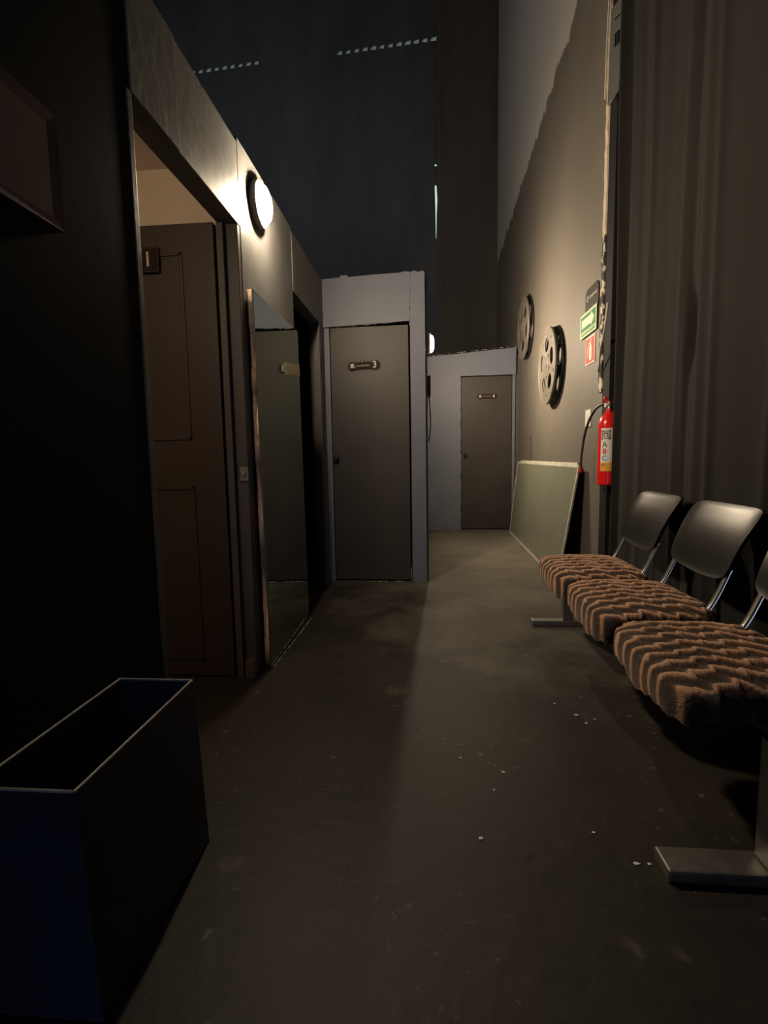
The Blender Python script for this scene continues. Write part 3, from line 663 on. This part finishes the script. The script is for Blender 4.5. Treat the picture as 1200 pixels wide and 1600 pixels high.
# label patches wrapped on the cylinder; angle measured from -Y towards -X (the corridor side)
def wrap(z0, z1, a0, a1, rr, n=14):
    bm = BM(); L_ = []
    for k in range(n + 1):
        a = math.radians(a0 + (a1 - a0) * k / n); L_.append([bm.verts.new((EX - rr * math.sin(a), EY - rr * math.cos(a), z)) for z in (z0, z1)])
    for k in range(n): bm.faces.new((L_[k][0], L_[k + 1][0], L_[k + 1][1], L_[k][1]))
    return bm
lab = obj('label', wrap(.885, 1.160, -62, 62, er + .0012), M_labelwhite, t, smooth='all')
obj('label_band', wrap(.885, .942, -62, 62, er + .0018), M_orange, lab, smooth='all')
def wrap_text(bm, z, a, rr):
    for v in bm.verts:
        x, y, d = v.co
        ang = math.radians(a) - x / rr
        v.co = Vector((EX - (rr + d) * math.sin(ang), EY - (rr + d) * math.cos(ang), z + y))
    return bm
em = curve_plate(circle(0, 0, .027, 32), [circle(0, 0, .021, 32)], .0008); merge(em, curve_plate(circle(0, 0, .015, 20), [circle(0, -.002, .009, 16)], .0008))
for sx in (-1, 1):
    for sy in (-1, 1): merge(em, curve_plate([(sx * .03, sy * .03), (sx * .012, sy * .03), (sx * .026, sy * .018), (sx * .03, sy * .010)], [], .0008))
obj('emblem', wrap_text(em, 1.118, 32, er + .0022), M_labelgrey, lab)
for ch, z, m in (('A', 1.055, M_labelgrey), ('B', 1.012, M_signred), ('C', .968, M_blue)):
    bm = text(ch, .046, .0008, .001); obj('class_letter', wrap_text(bm, z, 38, er + .0022), m, lab)
bm = text('ABC', .018, .0008); obj('small_print', wrap_text(bm, .925, 42, er + .0026), M_labelgrey, lab)
# hose
def spline(P, n=8):
    out = []
    for i in range(len(P) - 1):
        p0, p1, p2, p3 = [Vector(P[max(0, min(len(P) - 1, i + k))]) for k in (-1, 0, 1, 2)]
        for s in range(n):
            u = s / n; out.append(0.5 * ((2 * p1) + (p2 - p0) * u + (2 * p0 - 5 * p1 + 4 * p2 - p3) * u * u + (3 * p1 - p0 - 3 * p2 + p3) * u ** 3))
    out.append(Vector(P[-1])); return out
bm = BM(); hp = spline([(EX, EY + .014, 1.312), (1.150, 3.54, 1.322), (1.125, 3.62, 1.290), (1.105, 3.70, 1.205), (1.095, 3.755, 1.09), (1.085, 3.765, .97), (1.080, 3.76, .90)])
tube(bm, hp, .0085, 10); hs = obj('hose', bm, M_rubber, t, smooth='all')
bm = BM(); lathe(bm, [(.0095, .0), (.0095, .035), (.0085, .036)], (1.080, 3.76, .868), 'Z', 14); obj('nozzle', bm, M_red, hs, smooth=True)
bm = BM(); box(bm, EX - .02, EX + .02, EY + er - .002, 3.56, 1.13, 1.15, .002); obj('bracket', bm, M_blackmetal, t)
bm = BM(); box(bm, EX - .018, EX + .018, EY + er - .002, 3.56, .90, .92, .002); obj('bracket', bm, M_blackmetal, t)

# ------------------------------------------------------------ curtain
t = thing('curtain', 'floor length black curtain hanging behind the row of chairs', 'curtain', (1.12, 1.0, 0))
bm = BM(); ny, nz = 420, 60; Y0, Y1, Z1 = -1.6, 3.395, 4.7; G = []
folds = [(3.365, .03, .075), (3.25, .035, .006), (3.13, .045, -.020), (3.0, .035, .024), (2.80, .07, -.012), (2.58, .03, .022), (2.50, .022, -.022), (2.40, .035, .020), (2.30, .03, .026), (2.05, .10, -.012), (1.93, .035, .028), (1.84, .03, -.020), (1.72, .06, .018), (1.5, .06, -.015), (1.3, .05, .02), (1.0, .06, -.02), (.7, .06, .02), (.3, .07, -.02), (-.1, .06, .02), (-.6, .08, -.02), (-1.1, .08, .02)]
for i in range(ny + 1):
    y = Y0 + (Y1 - Y0) * i / ny; col = []
    for k in range(nz + 1):
        z = .015 + (Z1 - .015) * k / nz; x = 1.188
        s = 1.0 + .25 * math.sin(z * 1.3 + y)
        for c_, w_, a_ in folds:
            cy = c_ + .025 * math.sin(z * .9 + c_ * 5) * (1 if c_ < 3.2 else .2)
            x -= .55 * a_ * s * math.exp(-((y - cy) / w_) ** 2)
        x += .006 * noise.noise(Vector((y * 5, z * .8, 2)))
        x += .045 * math.exp(-((y - 2.50) / .03) ** 2 - ((z - 1.56) / .13) ** 2)   # the pinched tuck
        x -= .012 * math.exp(-((y - 2.545) / .03) ** 2 - ((z - 1.40) / .25) ** 2)
        if y > 3.37: x += (y - 3.37) * .8
        yy = y + .012 * math.sin(z * 2.1) * (1 if i > ny * .9 else .3)
        col.append(bm.verts.new((x, yy, z)))
    G.append(col)
for i in range(ny):
    for k in range(nz): bm.faces.new((G[i][k], G[i + 1][k], G[i + 1][k + 1], G[i][k + 1]))
cl = obj('cloth', bm, M_curtain, t, smooth='all'); sd = cl.modifiers.new('thick', 'SOLIDIFY'); sd.thickness = .004
bm = BM(); tube(bm, [(1.19, -1.7, 4.72), (1.19, 3.55, 4.72)], .014, 12); obj('rod', bm, M_blackmetal, t, smooth=True)

# ------------------------------------------------------------ row of chairs on a beam
t = thing('beam_seating', 'row of black shell seats with striped brown fur covers on one steel beam', 'bench', (0.85, 1.75, 0))
seats = [2.575, 2.015, 1.455]
bm = BM(); box(bm, .80, .86, 1.12, 3.03, .335, .395, .004); obj('beam', bm, M_blackmetal, t)
for fy in (3.00, 1.185):
    bm = BM(); box(bm, .775, .835, fy - .025, fy + .025, .035, .335, .004); post = obj('post', bm, M_steel, t)
    bm = BM(); 
    if fy > 2: box(bm, .60, 1.04, fy - .03, fy + .03, .0, .035, .006)
    else: box(bm, .55, 1.04, fy - .04, fy + .04, .0, .032, .006)
    obj('foot', bm, M_steel, t)
def seat_back(cy):
    bm = BM(); nu, nv = 30, 30; FR = []
    for side in (0, 1):
        g = []
        for i in range(nu + 1):
            c = []
            for j in range(nv + 1):
                u = -1 + 2 * i / nu; v = -1 + 2 * j / nv
                m_ = max(abs(u), abs(v)); p_ = 9.0
                uu, vv = (u / m_, v / m_) if m_ > 1e-6 else (0, 0)
                k_ = max(1e-9, abs(uu) ** p_ + abs(vv) ** p_) ** (-1 / p_)
                u, v = u * k_, v * k_                     # rounded square
                t_ = (v + 1) / 2
                y = cy + u * (.203 + .020 * t_)
                z = .565 + .238 * t_ - .024 * (1 - t_) * (1 - u * u)
                x = 1.012 + .112 * t_ + .016 * (1 - u * u) - .012 * math.sin(PI * t_)
                rim = m_ ** 10
                th = (.016 * (1 - .55 * rim)) if side else 0
                x += -.006 * rim * (0 if side else 1) + th
                if t_ > .9: x += .12 * (t_ - .9) ** 1.5
                c.append(bm.verts.new((x, y, z)))
            g.append(c)
        FR.append(g)
        for i in range(nu):
            for j in range(nv): bm.faces.new((g[i][j], g[i + 1][j], g[i + 1][j + 1], g[i][j + 1]))
    a, b_ = FR
    for i in range(nu):
        for j in (0, nv): bm.faces.new((a[i][j], a[i + 1][j], b_[i + 1][j], b_[i][j]))
    for j in range(nv):
        for i in (0, nu): bm.faces.new((a[i][j], a[i][j + 1], b_[i][j + 1], b_[i][j]))
    return bm
def seat_pad(cy, seed):
    """fur cover: ridged top, soft rounded borders, drooping uneven hem"""
    bm = BM(); lay = bm.verts.layers.float.new('ridge'); nu, nv = 84, 84; g = []
    x0, x1 = .585, 1.005; hw = .262
    for i in range(nu + 1):
        u = -1 + 2 * i / nu; row = []        # along Y
        for j in range(nv + 1):
            v = -1 + 2 * j / nv              # along X
            # superellipse plan, mesh continues down past the border
            m_ = max(abs(u), abs(v))
            e = .84
            s_in = min(1.0, m_ / e)
            # direction on the square -> rounded square
            uu, vv = (u / m_, v / m_) if m_ > 1e-6 else (0, 0)
            k_ = max(1e-9, abs(uu) ** 5 + abs(vv) ** 5) ** (-1 / 5)
            uu *= k_; vv *= k_
            px = (x0 + x1) / 2 + vv * s_in * (x1 - x0) / 2; py = cy + uu * s_in * hw
            if v > 0: py = cy + uu * s_in * hw * (1 - .06 * max(0, v))
            drop = max(0, (m_ - e) / (1 - e))
            rnd = s_in ** 8
            hem = .062 + .022 * noise.noise(Vector((px * 9, py * 9, seed))) + .012 * noise.noise(Vector((px * 27, py * 27, seed)))
            if v < -.5: hem += .012
            z = .452 + .010 * (1 - s_in ** 2) - .020 * rnd - hem * drop - .014 * max(0, -v) ** 3 
            bul = 1.0 + .02 * math.sin(PI * drop)
            px = (x0 + x1) / 2 + (px - (x0 + x1) / 2) * bul; py = cy + (py - cy) * bul
            saw = ((px * 17 + (py - cy) / .062 * .37) % 1.0)
            ph = 2 * PI * ((py - cy) / .062 + .42 * (saw if saw < .8 else (1 - saw) * 4)  + (z * -1.0 + .45) * (-6 if u < 0 else 6) * (abs(uu) > .9) * .5 + .16 * math.sin(px * 46 + seed) + .30 * noise.noise(Vector((px * 7, py * 5, seed * 3.1))) + .8 * (px - .8))
            rd = .5 + .5 * math.sin(ph); rd = rd ** 2.0
            broken = .6 + .4 * noise.noise(Vector((px * 12, py * 6, seed + 9)))
            rd *= (.75 + .5 * broken) 
            z += .012 * rd * (1 - .5 * drop)
            q = bm.verts.new((px, py, z)); q[lay] = max(0, min(1, rd)); row.append(q)
        g.append(row)
    for i in range(nu):
        for j in range(nv): bm.faces.new((g[i][j], g[i + 1][j], g[i + 1][j + 1], g[i][j + 1]))
    return bm
for k, cy in enumerate(seats):
    bm = BM(); box(bm, .615, .985, cy - .235, cy + .235, .395, .425, .012); sh = obj('seat', bm, M_plastic, t)
    c_ = obj('fur_cover', seat_pad(cy, k + 1), M_fur, sh, smooth='all'); c_['label'] = 'striped brown fur cover'
    obj('backrest', seat_back(cy), M_plastic, t, smooth=50)
    for s in (-1, 1):
        yy = cy + s * .182
        bm = BM(); tube(bm, spline([(.80, yy, .402), (.90, yy, .405), (.950, yy, .425), (.984, yy, .470), (1.012, yy, .530), (1.030, yy, .575), (1.038, yy, .592)], 5), .01, 12, flat=(.014, .009)); o = obj('back_support', bm, M_chrome, t, smooth=True)
# loose white chips on the floor
chips = [(1.93, 0.56, 3), (1.90, .62, 2), (1.20, .50, 3), (1.215, .56, 5), (1.255, .60, 3), (1.20, .53, 2), (1.87, .58, 2), (1.46, .19, 2), (1.30, .43, 2), (1.62, .10, 2), (1.55, .23, 2), (1.26, .13, 3), (2.02, .50, 2)]
for k, (y, x, s) in enumerate(chips):
    random.seed(k); bm = BM(); n_ = 6; s = s * .0022
    a = [bm.verts.new((x + s * math.cos(2 * PI * q / n_) * random.uniform(.7, 1.5), y + s * math.sin(2 * PI * q / n_) * random.uniform(.5, 1.0), 0.0005)) for q in range(n_)]
    b_ = [bm.verts.new((v.co.x * .998 + x * .002, v.co.y, .0025)) for v in a]
    bm.faces.new(a[::-1]); bm.faces.new(b_)
    for q in range(n_): bm.faces.new((a[q], a[(q + 1) % n_], b_[(q + 1) % n_], b_[q]))
    tag(obj('paint_chip', bm, M_white), 'tiny white chip lying on the dark floor near the seats', 'debris', 'white chips on the floor')
